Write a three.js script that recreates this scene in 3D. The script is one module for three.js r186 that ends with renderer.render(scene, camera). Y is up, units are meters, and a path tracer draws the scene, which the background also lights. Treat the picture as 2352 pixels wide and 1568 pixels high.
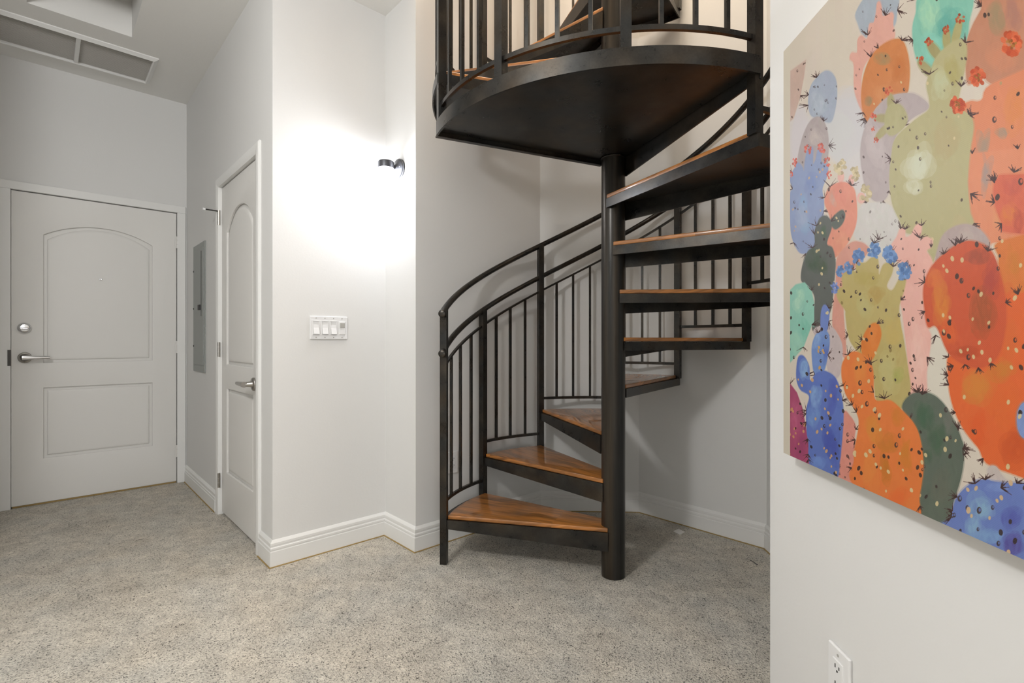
import * as THREE from 'three';
import { mergeGeometries, toCreasedNormals } from 'three/addons/utils/BufferGeometryUtils.js';
import { RoundedBoxGeometry } from 'three/addons/geometries/RoundedBoxGeometry.js';
import { RectAreaLightUniformsLib } from 'three/addons/lights/RectAreaLightUniformsLib.js';

RectAreaLightUniformsLib.init();
const scene = new THREE.Scene();
scene.background = new THREE.Color(0x08090a);

// ---------------------------------------------------------------- camera
const F = 1160, CX = 1176, HY = 782, EYE = 1.06;            // focal length, centre and horizon in photo pixels; eye height
const YAW = Math.atan((2430 - CX) / F);                      // angle from the view to the direction of the entry-door wall
const sy = Math.sin(YAW), cy = Math.cos(YAW);
const camera = new THREE.PerspectiveCamera(2 * Math.atan(784 / F) * 180 / Math.PI, 2352 / 1568, 0.05, 60);
camera.position.set(0, EYE, 0);
camera.rotation.y = -(Math.PI / 2 - YAW);
camera.setViewOffset(2352, 1568, 0, 784 - HY, 2352, 1568);
scene.add(camera);

// ---------------------------------------------------------------- renderer and exposure
const renderer = new THREE.WebGLRenderer({ antialias: true });
renderer.toneMapping = THREE.LinearToneMapping;
renderer.toneMappingExposure = 1.05;
renderer.shadowMap.enabled = true;

// ---------------------------------------------------------------- lamps out of the frame: a globe pendant in the living area [U, V, y, candela, colour], a panel over the stairwell [U, V, y, size, nits, colour]
const GLOBE = [-0.75, 0.95, 2.38, 5.2, 0xfdfdfd];
const WELL_LAMP = [1.62, 1.36, 5.3, 0.90, 20, 0xffeacf];
const WINDOW_NITS = 5.6, WINDOW_COLOUR = 0xf3f7fd;               // daylight through the shaded window in the wall behind the camera
const SCONCE_CD = 0.95;

// plan coordinates: U to the right along the entry-door wall, V away from the camera along the closet wall
const P = (U, V, y = 0) => new THREE.Vector3(U, y, -V);
const ray = (x, y) => { const k = (x - CX) / F; return { u: k * sy + cy, v: -k * cy + sy, h: (HY - y) / F }; };   // per metre of depth
const onY = (x, y, h) => { const r = ray(x, y), t = (h - EYE) / r.h; return [r.u * t, r.v * t]; };
const onV = (x, y, V) => { const r = ray(x, y), t = V / r.v; return [r.u * t, EYE + r.h * t]; };
const onU = (x, y, U) => { const r = ray(x, y), t = U / r.u; return [r.v * t, EYE + r.h * t]; };

// ---------------------------------------------------------------- small tools
let seed = 7;
const rnd = () => { seed = (seed * 1664525 + 1013904223) >>> 0; return seed / 4294967296; };
const rr = (a, b) => a + (b - a) * rnd();
const taken = {};
const numbered = (n) => { const k = taken[n] = (taken[n] ?? -1) + 1; return k ? `${n}_${String(k).padStart(3, '0')}` : n; };
function mesh(name, g, m, parent) {
  const o = new THREE.Mesh(Array.isArray(g) ? merge(g) : g, m);
  o.name = parent ? name : numbered(name);
  o.castShadow = o.receiveShadow = true;
  (parent || scene).add(o);
  return o;
}
function merge(list) {
  return mergeGeometries(list.map((g) => { const h = g.index ? g.toNonIndexed() : g.clone(); for (const k of Object.keys(h.attributes)) if (!['position', 'normal', 'uv'].includes(k)) h.deleteAttribute(k); return h; }));
}
function structure(name, g, m) { const o = mesh(name, g, m); o.userData.kind = 'structure'; return o; }
function tag(o, label, category, group) { o.userData.label = label; o.userData.category = category; if (group) o.userData.group = group; return o; }
function thing(name, label, category, pos, turn = 0, group) {
  const o = new THREE.Group(); o.name = numbered(name); scene.add(o); o.position.copy(pos); o.rotation.y = turn;
  return tag(o, label, category, group);
}
const box = (w, h, d, x = 0, y = 0, z = 0) => new THREE.BoxGeometry(w, h, d).translate(x, y, z);
const rbox = (w, h, d, r, x = 0, y = 0, z = 0) => new RoundedBoxGeometry(w, h, d, 2, r).translate(x, y, z);
const cyl = (r0, r1, h, n = 32) => new THREE.CylinderGeometry(r0, r1, h, n);
function prism(pts, y0, y1, holes = []) {                     // footprint [U, V] raised from y0 to y1
  const s = new THREE.Shape(pts.map((p) => new THREE.Vector2(p[0], p[1])));
  for (const h of holes) s.holes.push(new THREE.Path(h.map((p) => new THREE.Vector2(p[0], p[1]))));
  return new THREE.ExtrudeGeometry(s, { depth: y1 - y0, bevelEnabled: false }).rotateX(-Math.PI / 2).translate(0, y0, 0);
}
// a cross-section swept through frames { p, a, b }: the section's [s, t] lies at p + a*s + b*t
function sweep(frames, section, closed = false, smooth = false) {
  const pos = [], uv = [], n = section.length; let run = 0;
  const at = (f, c) => new THREE.Vector3().copy(f.p).addScaledVector(f.a, c[0]).addScaledVector(f.b, c[1]);
  const rows = frames.map((f) => section.map((c) => at(f, c)));
  const tri = (p, q, r, a, b, c) => { for (const [v, w] of [[p, a], [q, b], [r, c]]) { pos.push(v.x, v.y, v.z); uv.push(w[0], w[1]); } };
  for (let i = 0; i + 1 < rows.length; i++) {
    const next = run + frames[i].p.distanceTo(frames[i + 1].p); let w = 0;
    for (let j = 0; j < n; j++) {
      const k = (j + 1) % n, w2 = w + Math.hypot(section[k][0] - section[j][0], section[k][1] - section[j][1]);
      tri(rows[i][j], rows[i][k], rows[i + 1][j], [run, w], [run, w2], [next, w]);
      tri(rows[i][k], rows[i + 1][k], rows[i + 1][j], [run, w2], [next, w2], [next, w]);
      w = w2;
    }
    run = next;
  }
  if (!closed) {
    const flat = section.map((c) => new THREE.Vector2(c[0], c[1]));
    for (const [a, b, c] of THREE.ShapeUtils.triangulateShape(flat, [])) {
      tri(rows[0][a], rows[0][c], rows[0][b], section[a], section[c], section[b]);
      const e = rows[rows.length - 1];
      tri(e[a], e[b], e[c], section[a], section[b], section[c]);
    }
  }
  const g = new THREE.BufferGeometry();
  g.setAttribute('position', new THREE.Float32BufferAttribute(pos, 3));
  g.setAttribute('uv', new THREE.Float32BufferAttribute(uv, 2));
  return toCreasedNormals(g, smooth ? 0.9 : 0.45);
}
const rectSection = (w, h) => [[-w / 2, -h / 2], [w / 2, -h / 2], [w / 2, h / 2], [-w / 2, h / 2]];
const ringSection = (r, n = 14) => Array.from({ length: n }, (_, i) => [r * Math.cos(i / n * 2 * Math.PI), r * Math.sin(i / n * 2 * Math.PI)]);

// ---------------------------------------------------------------- procedural textures
function dataTexture(n, fn, srgb, tile) {
  const d = new Uint8Array(n * n * 4);
  for (let y = 0; y < n; y++) for (let x = 0; x < n; x++) {
    const c = fn(x, y); const i = (y * n + x) * 4;
    for (let k = 0; k < 3; k++) d[i + k] = Math.max(0, Math.min(255, Array.isArray(c) ? c[k] : c));
    d[i + 3] = 255;
  }
  const t = new THREE.DataTexture(d, n, n);
  t.wrapS = t.wrapT = THREE.RepeatWrapping; t.magFilter = THREE.LinearFilter; t.minFilter = THREE.LinearMipmapLinearFilter; t.generateMipmaps = true;
  if (srgb) t.colorSpace = THREE.SRGBColorSpace;
  if (tile) t.repeat.set(1 / tile, 1 / tile);
  t.needsUpdate = true;
  return t;
}
function valueNoise(n, cells, s) {                            // tiling value noise, n pixels a side
  let q = s * 7919 + 13; const r = () => { q = (q * 1664525 + 1013904223) >>> 0; return q / 4294967296; };
  const g = Float32Array.from({ length: cells * cells }, r);
  return (x, y) => {
    const fx = x / n * cells, fy = y / n * cells, x0 = Math.floor(fx), y0 = Math.floor(fy);
    let a = fx - x0, b = fy - y0; a = a * a * (3 - 2 * a); b = b * b * (3 - 2 * b);
    const G = (i, j) => g[((j % cells + cells) % cells) * cells + ((i % cells + cells) % cells)];
    return (G(x0, y0) * (1 - a) + G(x0 + 1, y0) * a) * (1 - b) + (G(x0, y0 + 1) * (1 - a) + G(x0 + 1, y0 + 1) * a) * b;
  };
}
// carpet: short loop pile, pale beige-grey flecked with dark yarn
const cn = 1024, cA = valueNoise(cn, 256, 1), cB = valueNoise(cn, 400, 2), cC = valueNoise(cn, 9, 3), cD = valueNoise(cn, 26, 4), cE = valueNoise(cn, 150, 5);
const carpetH = (x, y) => 0.5 * cA(x, y) + 0.5 * cB(x, y);
const carpetMap = dataTexture(cn, (x, y) => {
  const fleck = Math.max(0, cB(x, y) * 0.8 + cE(x, y) * 0.2 - 0.63) * 3.0;
  const v = 0.93 + 0.16 * (cA(x, y) - 0.5) + 0.10 * (cD(x, y) - 0.5) + 0.07 * (cC(x, y) - 0.5) - 0.62 * Math.min(1, fleck);
  const warm = 4 * (cC(y, x) - 0.5);
  return [214 * v + warm, 207 * v, 194 * v - warm];
}, true, 1.1);
const carpetBump = dataTexture(cn, (x, y) => 255 * carpetH(x, y), false, 1.1);
// fine orange-peel of rolled paint
const wn = 512, wA = valueNoise(wn, 90, 11), wB = valueNoise(wn, 180, 12);
const paintBump = dataTexture(wn, (x, y) => 255 * (0.6 * wA(x, y) + 0.4 * wB(x, y)), false, 0.6);
// oak: long grain, drawn along u
const on = 512, oA = valueNoise(on, 6, 21), oB = valueNoise(on, 64, 22), oC = valueNoise(on, 160, 23), oD = valueNoise(on, 14, 24);
const grain = (x, y) => {
  const warp = y + 26 * oA(x, y);
  return 0.45 * oD(x * 0.18, warp * 2) + 0.35 * oB(x * 0.08, warp) + 0.2 * oC(x * 0.1, y);
};
const oakMap = dataTexture(on, (x, y) => { const g = grain(x, y); const v = 0.55 + 0.75 * g; return [182 * v, 118 * v, 56 * v]; }, true, 0.5);
const oakRough = dataTexture(on, (x, y) => 60 + 60 * grain(x, y), false, 0.5);
// hot-rolled steel: clouded mill scale
const sn = 512, sA = valueNoise(sn, 7, 31), sB = valueNoise(sn, 22, 32), sC = valueNoise(sn, 120, 33);
const scale = (x, y) => 0.5 * sA(x, y) + 0.3 * sB(x, y) + 0.2 * sC(x, y);
const steelMap = dataTexture(sn, (x, y) => { const v = 0.72 + 0.55 * scale(x, y), w = (sA(y, x) - 0.5) * 8; return [66 * v + w, 62 * v, 57 * v - w]; }, true, 0.5);
const steelRough = dataTexture(sn, (x, y) => 255 * (0.25 + 0.13 * scale(x, y)), false, 0.5);
// woven canvas
const canvasBump = dataTexture(256, (x, y) => 128 + 60 * Math.sin(x / 256 * 2 * Math.PI * 42) * Math.cos(y / 256 * 2 * Math.PI * 42), false, 0.12);

// ---------------------------------------------------------------- materials
const lin = (r, g, b) => new THREE.Color().setRGB(r, g, b);
const std = (o) => new THREE.MeshStandardMaterial(o);
const M = {
  wall: std({ color: lin(0.75, 0.745, 0.73), roughness: 0.75, bumpMap: paintBump, bumpScale: 0.00015 }),
  ceiling: std({ color: lin(0.86, 0.85, 0.82), roughness: 0.9, bumpMap: paintBump, bumpScale: 0.0004 }),
  trim: std({ color: lin(0.82, 0.815, 0.795), roughness: 0.42 }),
  door: std({ color: lin(0.78, 0.765, 0.735), roughness: 0.5 }),
  carpet: std({ map: carpetMap, roughness: 1, bumpMap: carpetBump, bumpScale: 0.004 }),
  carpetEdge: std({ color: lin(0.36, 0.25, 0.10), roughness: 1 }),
  steel: std({ map: steelMap, metalness: 0.75, roughness: 1, roughnessMap: steelRough }),
  oak: new THREE.MeshPhysicalMaterial({ map: oakMap, roughness: 0.42, clearcoat: 0.7, clearcoatRoughness: 0.07 }),
  chrome: std({ color: lin(0.72, 0.72, 0.73), metalness: 1, roughness: 0.18 }),
  nickel: std({ color: lin(0.42, 0.40, 0.37), metalness: 1, roughness: 0.3 }),
  darkMetal: std({ color: lin(0.06, 0.055, 0.05), metalness: 0.6, roughness: 0.4 }),
  gunmetal: std({ color: lin(0.10, 0.103, 0.115), metalness: 0.7, roughness: 0.32 }),
  greyPaint: std({ color: lin(0.30, 0.315, 0.30), roughness: 0.5 }),
  darkPlastic: std({ color: lin(0.03, 0.03, 0.03), roughness: 0.6 }),
  white: std({ color: lin(0.82, 0.82, 0.82), roughness: 0.35 }),
  greyPlastic: std({ color: lin(0.45, 0.44, 0.41), roughness: 0.4 }),
  filter: std({ color: lin(0.70, 0.685, 0.64), roughness: 0.8 }),
  lampGlass: std({ color: lin(0.9, 0.9, 0.9), roughness: 0.3, emissive: new THREE.Color(1, 1, 1), emissiveIntensity: 1.3 }),
  lampGlobe: std({ color: lin(0.9, 0.9, 0.9), roughness: 0.3, emissive: new THREE.Color(0xfff8ee), emissiveIntensity: 6 }),
  lampPanel: std({ color: lin(0.9, 0.9, 0.9), roughness: 0.6, emissive: new THREE.Color(0xfff1de), emissiveIntensity: 4 }),
  shade: std({ color: lin(0.85, 0.85, 0.83), roughness: 0.9, emissive: new THREE.Color(1, 1, 0.98), emissiveIntensity: 2 }),
  paper: std({ color: lin(0.85, 0.82, 0.78), roughness: 0.8 }),
  cream: std({ color: lin(0.66, 0.60, 0.51), roughness: 0.85, bumpMap: canvasBump, bumpScale: 0.0004 }),
};

// ---------------------------------------------------------------- the room: corners of its plan, clockwise with the room on the right hand
const CEIL = 2.84, TH = 0.12, WELL_TOP = 5.3;
const plan = [
  [0.785, 4.464], [0.785, 2.505], [1.372, 2.505], [1.372, 2.198], [2.272, 2.198], [2.705, 1.765], [2.705, 1.010], [2.220, 0.525], [1.430, 0.525],
  [-0.095, -1.0], [-0.095, -4.0], [-3.4, -4.0], [-3.4, 2.505], [-0.45, 2.505], [-0.45, 4.464],
];
const sideNames = ['closet', 'switch', 'sconce', 'stair_left', 'stair_corner', 'stair_back', 'stair_chamfer', 'stair_return', 'right', 'right_return', 'rear', 'left', 'left_front', 'entry_left', 'back'];
function offsetPoint(list, i, d) {                             // corner i of the closed plan moved outwards by d, mitred
  const n = list.length, a = list[(i + n - 1) % n], b = list[i], c = list[(i + 1) % n];
  const dir = (p, q) => { const l = Math.hypot(q[0] - p[0], q[1] - p[1]); return [(q[0] - p[0]) / l, (q[1] - p[1]) / l]; };
  const e = dir(a, b), f = dir(b, c), m = [-e[1], e[0]], k = [-f[1], f[0]];    // left-hand normals point out of the room
  const den = 1 + m[0] * k[0] + m[1] * k[1];
  return [b[0] + (m[0] + k[0]) / den * d, b[1] + (m[1] + k[1]) / den * d];
}
const segment = (i, d0, d1) => { const j = (i + 1) % plan.length; return [offsetPoint(plan, i, d0), offsetPoint(plan, j, d0), offsetPoint(plan, j, d1), offsetPoint(plan, i, d1)]; };

structure('floor', prism([[-3.6, -4.2], [3.0, -4.2], [3.0, 4.7], [-3.6, 4.7]], -0.12, 0), M.carpet);

// entry door and closet door openings
const D1 = { U0: onV(25, 800, 4.464)[0], U1: onV(407, 800, 4.464)[0], h: 2.012 };
const D2 = { V0: onU(505, 800, 0.785)[0], V1: onU(592, 800, 0.785)[0], h: 1.995 };
const WIN = [-2.7, -0.7, 0.85, 2.35];                          // window in the rear wall: U0, U1, sill, head
plan.forEach((p, i) => {
  const tall = i >= 3 && i <= 7, top = tall ? WELL_TOP : CEIL, q = segment(i, 0, TH);
  const name = `wall_${sideNames[i]}`;
  if (sideNames[i] === 'closet') {
    const f = 0.012, r = (v0, v1) => [[0.785, v0], [0.785, v1], [0.905, v1], [0.905, v0]];
    structure(name, [prism([q[0], [0.785, D2.V0 + f], [0.905, D2.V0 + f], q[3]], 0, CEIL), prism([q[1], [0.785, D2.V1 - f], [0.905, D2.V1 - f], q[2]], 0, CEIL), prism(r(D2.V0 + f, D2.V1 - f), D2.h + f, CEIL)], M.wall);
  } else if (sideNames[i] === 'back') {
    const f = 0.012, a = D1.U0 - f, b = D1.U1 + f, V = 4.464;
    structure(name, [prism([[-0.57, V], [a, V], [a, V + TH], [-0.57, V + TH]], 0, CEIL), prism([[b, V], [0.785, V], [0.905, V + TH], [b, V + TH]], 0, CEIL), prism([[a, V], [b, V], [b, V + TH], [a, V + TH]], D1.h + f, CEIL)], M.wall);
  } else if (sideNames[i] === 'rear') {
    const [w0, w1, y0, y1] = WIN;
    structure(name, [prism([q[0], q[1], q[2], q[3]], 0, y0), prism([q[0], q[1], q[2], q[3]], y1, CEIL), prism([q[0], [w1, -4.0], [w1, -4.12], q[3]], y0, y1), prism([[w0, -4.0], q[1], q[2], [w0, -4.12]], y0, y1)], M.wall);
  } else structure(name, prism(q, 0, top), M.wall);
});
// the ceiling with the stairwell opening and the recess over the entry
const wellHole = [[0.98, 2.20], [1.374, 2.20], ...[4, 5, 6, 7].map((i) => offsetPoint(plan, i, 0.06)), [1.428, 0.523], [0.98, 0.523]];   // its edge lies inside the walls
const recess = [[-0.07, 3.02], [0.375, 3.02], [0.375, 3.69], [-0.07, 3.69]];
structure('ceiling', prism([[-3.6, -4.2], [3.0, -4.2], [3.0, 4.7], [-3.6, 4.7]], CEIL, CEIL + 0.2, [wellHole, recess]), M.ceiling);
structure('ceiling_recess', [prism(recess, CEIL + 0.62, CEIL + 0.66),
  ...[[0, 1], [1, 2], [2, 3], [3, 0]].map(([a, b]) => { const A = recess[a], B = recess[b], d = [A[1] === B[1] ? 0 : Math.sign(A[0] - 0.15) * 0.03, A[0] === B[0] ? 0 : Math.sign(A[1] - 3.3) * 0.03]; return prism([A, B, [B[0] + d[0], B[1] + d[1]], [A[0] + d[0], A[1] + d[1]]], CEIL + 0.2, CEIL + 0.62); })], M.ceiling);
// the upper part of the stairwell: the side above the living-room ceiling, and its own ceiling
structure('wall_stair_upper', [prism([[0.86, 0.405], [0.98, 0.405], [0.98, 2.318], [0.86, 2.318]], CEIL + 0.2, WELL_TOP), prism([[0.98, 2.198], [1.372, 2.198], [1.372, 2.318], [0.98, 2.318]], CEIL + 0.2, WELL_TOP), prism([[0.98, 0.405], [1.43, 0.405], [1.43, 0.525], [0.98, 0.525]], CEIL + 0.2, WELL_TOP)], M.wall);
structure('ceiling_stairwell', prism([[0.86, 0.3], [2.9, 0.3], [2.9, 2.4], [0.86, 2.4]], WELL_TOP, WELL_TOP + 0.12), M.ceiling);

// baseboards: moulded profile [out from the wall, height]
const bbProfile = [[0, 0], [0.016, 0], [0.016, 0.072], [0.0125, 0.074], [0.0125, 0.078], [0.015, 0.081], [0.015, 0.089], [0.0105, 0.092], [0.0105, 0.097], [0.0125, 0.100], [0.0125, 0.111], [0.007, 0.119], [0.003, 0.1235], [0, 0.1235]];
function baseboard(name, ends) {                               // ends: two functions offset -> plan point
  const frames = ends.map((e) => { const p = e(0), q = e(-1); return { p: P(p[0], p[1]), a: new THREE.Vector3(q[0] - p[0], 0, -(q[1] - p[1])), b: new THREE.Vector3(0, 1, 0) }; });
  const o = structure(name, sweep(frames, bbProfile), M.trim);
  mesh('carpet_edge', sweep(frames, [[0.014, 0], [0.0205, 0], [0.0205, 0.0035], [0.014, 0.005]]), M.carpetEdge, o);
}
const corner = (i) => (d) => offsetPoint(plan, i % plan.length, d);
baseboard('baseboard_closet', [corner(0), (d) => [0.785 + d, D2.V0 + 0.058]]);
baseboard('baseboard_closet', [(d) => [0.785 + d, D2.V1 - 0.058], corner(1)]);
for (let i = 1; i <= 8; i++) baseboard(`baseboard_${sideNames[i]}`, [corner(i), corner(i + 1)]);
for (let i = 9; i <= 13; i++) baseboard(`baseboard_${sideNames[i]}`, [corner(i), corner(i + 1)]);
baseboard('baseboard_back', [(d) => [D1.U1 + 0.052, 4.464 + d], corner(0)]);

// ---------------------------------------------------------------- the window behind the camera, its shade drawn down and bright with daylight
{
  const [w0, w1, y0, y1] = WIN, w = w1 - w0, h = y1 - y0, g = new THREE.Group(); g.name = 'window_1'; g.userData.kind = 'structure'; scene.add(g);
  g.position.copy(P((w0 + w1) / 2, -4.0, (y0 + y1) / 2)); g.rotation.y = Math.PI;      // local z into the room
  mesh('window_frame', [box(w, 0.05, 0.10, 0, h / 2 - 0.025, -0.06), box(w, 0.05, 0.10, 0, -h / 2 + 0.025, -0.06), box(0.05, h, 0.10, -w / 2 + 0.025, 0, -0.06), box(0.05, h, 0.10, w / 2 - 0.025, 0, -0.06), box(0.04, h, 0.05, 0, 0, -0.08)], M.trim, g);
  mesh('window_sill', rbox(w + 0.1, 0.03, 0.10, 0.004, 0, -h / 2 - 0.015, 0.03), M.trim, g);
  mesh('window_shade', box(w - 0.1, h - 0.1, 0.004, 0, 0, -0.035), M.shade, g);
  const l = new THREE.RectAreaLight(WINDOW_COLOUR, WINDOW_NITS, w - 0.1, h - 0.1); l.position.z = -0.028; l.rotation.y = Math.PI; g.add(l);
}

// ---------------------------------------------------------------- doors
function panelPath(x0, x1, y0, y1, crown, inset, Kind = THREE.Shape) {
  const s = new Kind(); x0 += inset; x1 -= inset; y0 += inset; y1 -= inset;
  s.moveTo(x0, y0); s.lineTo(x1, y0); s.lineTo(x1, y1);
  if (crown) {
    const w = (x1 - x0) / 2, R = (w * w + crown * crown) / (2 * crown), half = Math.asin(Math.min(1, w / R));
    for (let k = 1; k < 24; k++) { const a = half - 2 * half * k / 24; s.lineTo((x0 + x1) / 2 + R * Math.sin(a), y1 + crown - R + R * Math.cos(a)); }
  }
  s.lineTo(x0, y1); s.lineTo(x0, y0);
  return s;
}
function doorSlab(parent, w, h, panels) {                      // local x across, y up, front face at z = 0
  const face = new THREE.Shape([[0, 0], [w, 0], [w, h], [0, h]].map((p) => new THREE.Vector2(...p)));
  for (const p of panels) face.holes.push(panelPath(...p, 0, THREE.Path));
  const front = new THREE.ExtrudeGeometry(face, { depth: 0.006, bevelEnabled: true, bevelThickness: 0.004, bevelSize: 0.005, bevelOffset: -0.005, bevelSegments: 3 }).translate(0, 0, -0.0101);
  const slab = mesh('slab', [toCreasedNormals(front, 0.5), box(w, h, 0.03, w / 2, h / 2, -0.0295)], M.door, parent);
  for (const p of panels) {
    const g = new THREE.ExtrudeGeometry(panelPath(...p, 0.040), { depth: 0.002, bevelEnabled: true, bevelThickness: 0.007, bevelSize: 0.022, bevelSegments: 4 }).translate(0, 0, -0.0125);
    mesh('raised_panel', toCreasedNormals(g, 0.4), M.door, slab);
  }
  return slab;
}
function lathe(pts, m, parent, name, n = 36) { return mesh(name, new THREE.LatheGeometry(pts.map((p) => new THREE.Vector2(...p)), n), m, parent); }
function lever(parent, x, y, dir, m, m2) {                     // rosette and tapering lever standing off the door
  const g = new THREE.Group(); g.name = 'door_handle'; g.position.set(x, y, 0); parent.add(g);
  lathe([[0, 0], [0.034, 0], [0.034, 0.006], [0.030, 0.010], [0.014, 0.012], [0.012, 0.045], [0, 0.045]], m2, g, 'rosette').rotation.x = Math.PI / 2;
  const fr = [[-0.012, 0.0145], [0, 0.0145], [0.05, 0.0115], [0.105, 0.0095], [0.118, 0.0085]].map(([s, r]) => ({ p: new THREE.Vector3(dir * s, 0, 0.050), a: new THREE.Vector3(0, 0, r * dir), b: new THREE.Vector3(0, r, 0) }));
  mesh('lever', sweep(fr, ringSection(1, 18), false, true), m, g);
  return g;
}
function hinge(parent, x, y, m) {
  const g = [box(0.026, 0.09, 0.003, x, y, 0.0015)];
  for (let k = 0; k < 3; k++) g.push(cyl(0.006, 0.006, 0.028, 12).translate(x, y - 0.03 + k * 0.03, 0.006));
  return mesh('hinge', g, m, parent);
}
// entry door, in a painted frame
{
  const w = D1.U1 - D1.U0, g = new THREE.Group(); g.name = 'door_1'; g.userData.kind = 'structure'; g.userData.label = 'off-white two-panel entry door with deadbolt and chrome lever'; scene.add(g);
  g.position.copy(P(D1.U0, 4.464, 0));
  const s = new THREE.Group(); s.name = 'door_leaf'; g.add(s); s.position.set(0, 0.012, -0.004);
  const L = (x) => onV(x, 800, 4.464)[0] - D1.U0;
  doorSlab(s, w - 0.004, D1.h - 0.016, [[L(100), L(350), 0.905, 1.735, 0.085], [L(100), L(350), 0.285, 0.742, 0]]);
  const fw = 0.052, fp = 0.014;                               // frame members
  mesh('frame_top', rbox(w + 2 * fw, fw, fp + 0.06, 0.003, w / 2, D1.h + fw / 2, (fp - 0.06) / 2), M.trim, g);
  mesh('frame_side', rbox(fw, D1.h, fp + 0.06, 0.003, -fw / 2 - 0.001, D1.h / 2, (fp - 0.06) / 2), M.trim, g);
  mesh('frame_side', rbox(fw, D1.h, fp + 0.06, 0.003, w + fw / 2 - 0.001, D1.h / 2, (fp - 0.06) / 2), M.trim, g);
  mesh('stop_strip', box(w, 0.03, 0.012, w / 2, D1.h - 0.004, -0.055), M.darkPlastic, g);
  mesh('sweep_seal', box(w - 0.01, 0.010, 0.02, w / 2, 0.006, -0.02), M.carpetEdge, g);
  const hy = onV(57, 821, 4.464)[1], dy = onV(56, 753, 4.464)[1];
  lever(g, L(57), hy, 1, M.chrome, M.nickel);
  const b = new THREE.Group(); b.name = 'deadbolt'; b.position.set(L(56), dy, 0); g.add(b);
  lathe([[0, 0], [0.034, 0], [0.034, 0.006], [0.028, 0.016], [0.02, 0.019], [0, 0.019]], M.chrome, b, 'rosette').rotation.x = Math.PI / 2;
  mesh('thumb_turn', rbox(0.042, 0.012, 0.022, 0.005, 0, -0.004, 0.029), M.chrome, b);
  const pe = onV(232, 641, 4.464);
  lathe([[0, 0], [0.008, 0], [0.008, 0.003], [0.004, 0.004], [0, 0.002]], M.chrome, g, 'peephole', 18).rotation.x = Math.PI / 2;
  g.children[g.children.length - 1].position.set(pe[0] - D1.U0, pe[1], -0.006);
  mesh('strike_plate', box(0.016, 0.10, 0.006, -0.007, hy, 0.013), M.darkMetal, g);
  for (const [x, y] of [[409, 557], [409, 797], [409, 1035]]) hinge(g, w, onV(x, y, 4.464)[1], M.door);
}
// closet door, seen at a slant
{
  const w = D2.V0 - D2.V1, g = new THREE.Group(); g.name = 'door_2'; g.userData.kind = 'structure'; g.userData.label = 'narrow off-white closet door with arched panel and nickel lever'; scene.add(g);
  g.position.copy(P(0.785, D2.V0, 0)); g.rotation.y = -Math.PI / 2;
  const s = new THREE.Group(); s.name = 'door_leaf'; g.add(s); s.position.set(0, 0.014, -0.010);
  doorSlab(s, w - 0.004, D2.h - 0.018, [[0.115, w - 0.115, 0.905, 1.690, 0.115], [0.115, w - 0.115, 0.26, 0.76, 0]]);
  const casing = [[0, 0], [0.056, 0], [0.056, 0.008], [0.050, 0.013], [0.034, 0.016], [0.012, 0.014], [0, 0.009]];   // [across, out]
  const X = new THREE.Vector3(1, 0, 0), Y = new THREE.Vector3(0, 1, 0), Z = new THREE.Vector3(0, 0, 1), V = (x, y) => new THREE.Vector3(x, y, 0);
  const mx = new THREE.Vector3(-1, 1, 0), px = new THREE.Vector3(1, 1, 0);
  mesh('casing_side', sweep([{ p: V(0, 0), a: X.clone().negate(), b: Z }, { p: V(0, D2.h), a: mx, b: Z }], casing), M.trim, g);
  mesh('casing_side', sweep([{ p: V(w, 0), a: X, b: Z }, { p: V(w, D2.h), a: px, b: Z }], casing), M.trim, g);
  mesh('casing_top', sweep([{ p: V(0, D2.h), a: mx, b: Z }, { p: V(w, D2.h), a: px, b: Z }], casing), M.trim, g);
  mesh('jamb', [box(0.012, D2.h, 0.11, -0.006, D2.h / 2, -0.055), box(0.012, D2.h, 0.11, w + 0.006, D2.h / 2, -0.055), box(w, 0.012, 0.11, w / 2, D2.h + 0.006, -0.055), box(0.012, D2.h, 0.03, 0.004, D2.h / 2, -0.07), box(w, D2.h, 0.01, w / 2, D2.h / 2, -0.105)], M.trim, g);
  const ly = onU(575, 880, 0.785)[1];
  lever(g, w - 0.062, ly, -1, M.nickel, M.nickel);
  [505, 802, 1097].forEach((y) => hinge(g, -0.004, onU(498, y, 0.785)[1], M.nickel));
  const stopY = onU(498, 490, 0.785)[1];
  const st = mesh('hinge_stop', cyl(0.004, 0.004, 0.07, 10).rotateX(Math.PI / 2).translate(-0.006, stopY, 0.045), M.darkMetal, g);
  mesh('rubber_tip', cyl(0.008, 0.008, 0.014, 14).rotateX(Math.PI / 2).translate(-0.006, stopY, 0.083), M.white, st);
}

// ---------------------------------------------------------------- spiral staircase: local x to the right, -z away from the camera, angles in degrees from x towards -z
const colDist = 2.283, colRight = (1408.5 - CX) / F * colDist;
const stair = thing('spiral_staircase', 'dark steel spiral staircase with oak treads, landing and baluster railing', 'staircase', P(colRight * sy + colDist * cy, -colRight * cy + colDist * sy), -(Math.PI / 2 - YAW));
const RISE = 0.2115, T1 = 0.228, PHI0 = 171.3, STEP = 30, RP = 0.790, RS = 0.808, RW = 0.772, RC = 0.053;
const ang = (k) => PHI0 - STEP * k;
const pol = (R, phi, y = 0) => new THREE.Vector3(R * Math.cos(phi * Math.PI / 180), y, -R * Math.sin(phi * Math.PI / 180));
const flat = (R, phi) => [R * Math.cos(phi * Math.PI / 180), R * Math.sin(phi * Math.PI / 180)];
const UPV = new THREE.Vector3(0, 1, 0);
const radial = (phi) => pol(1, phi);
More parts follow.
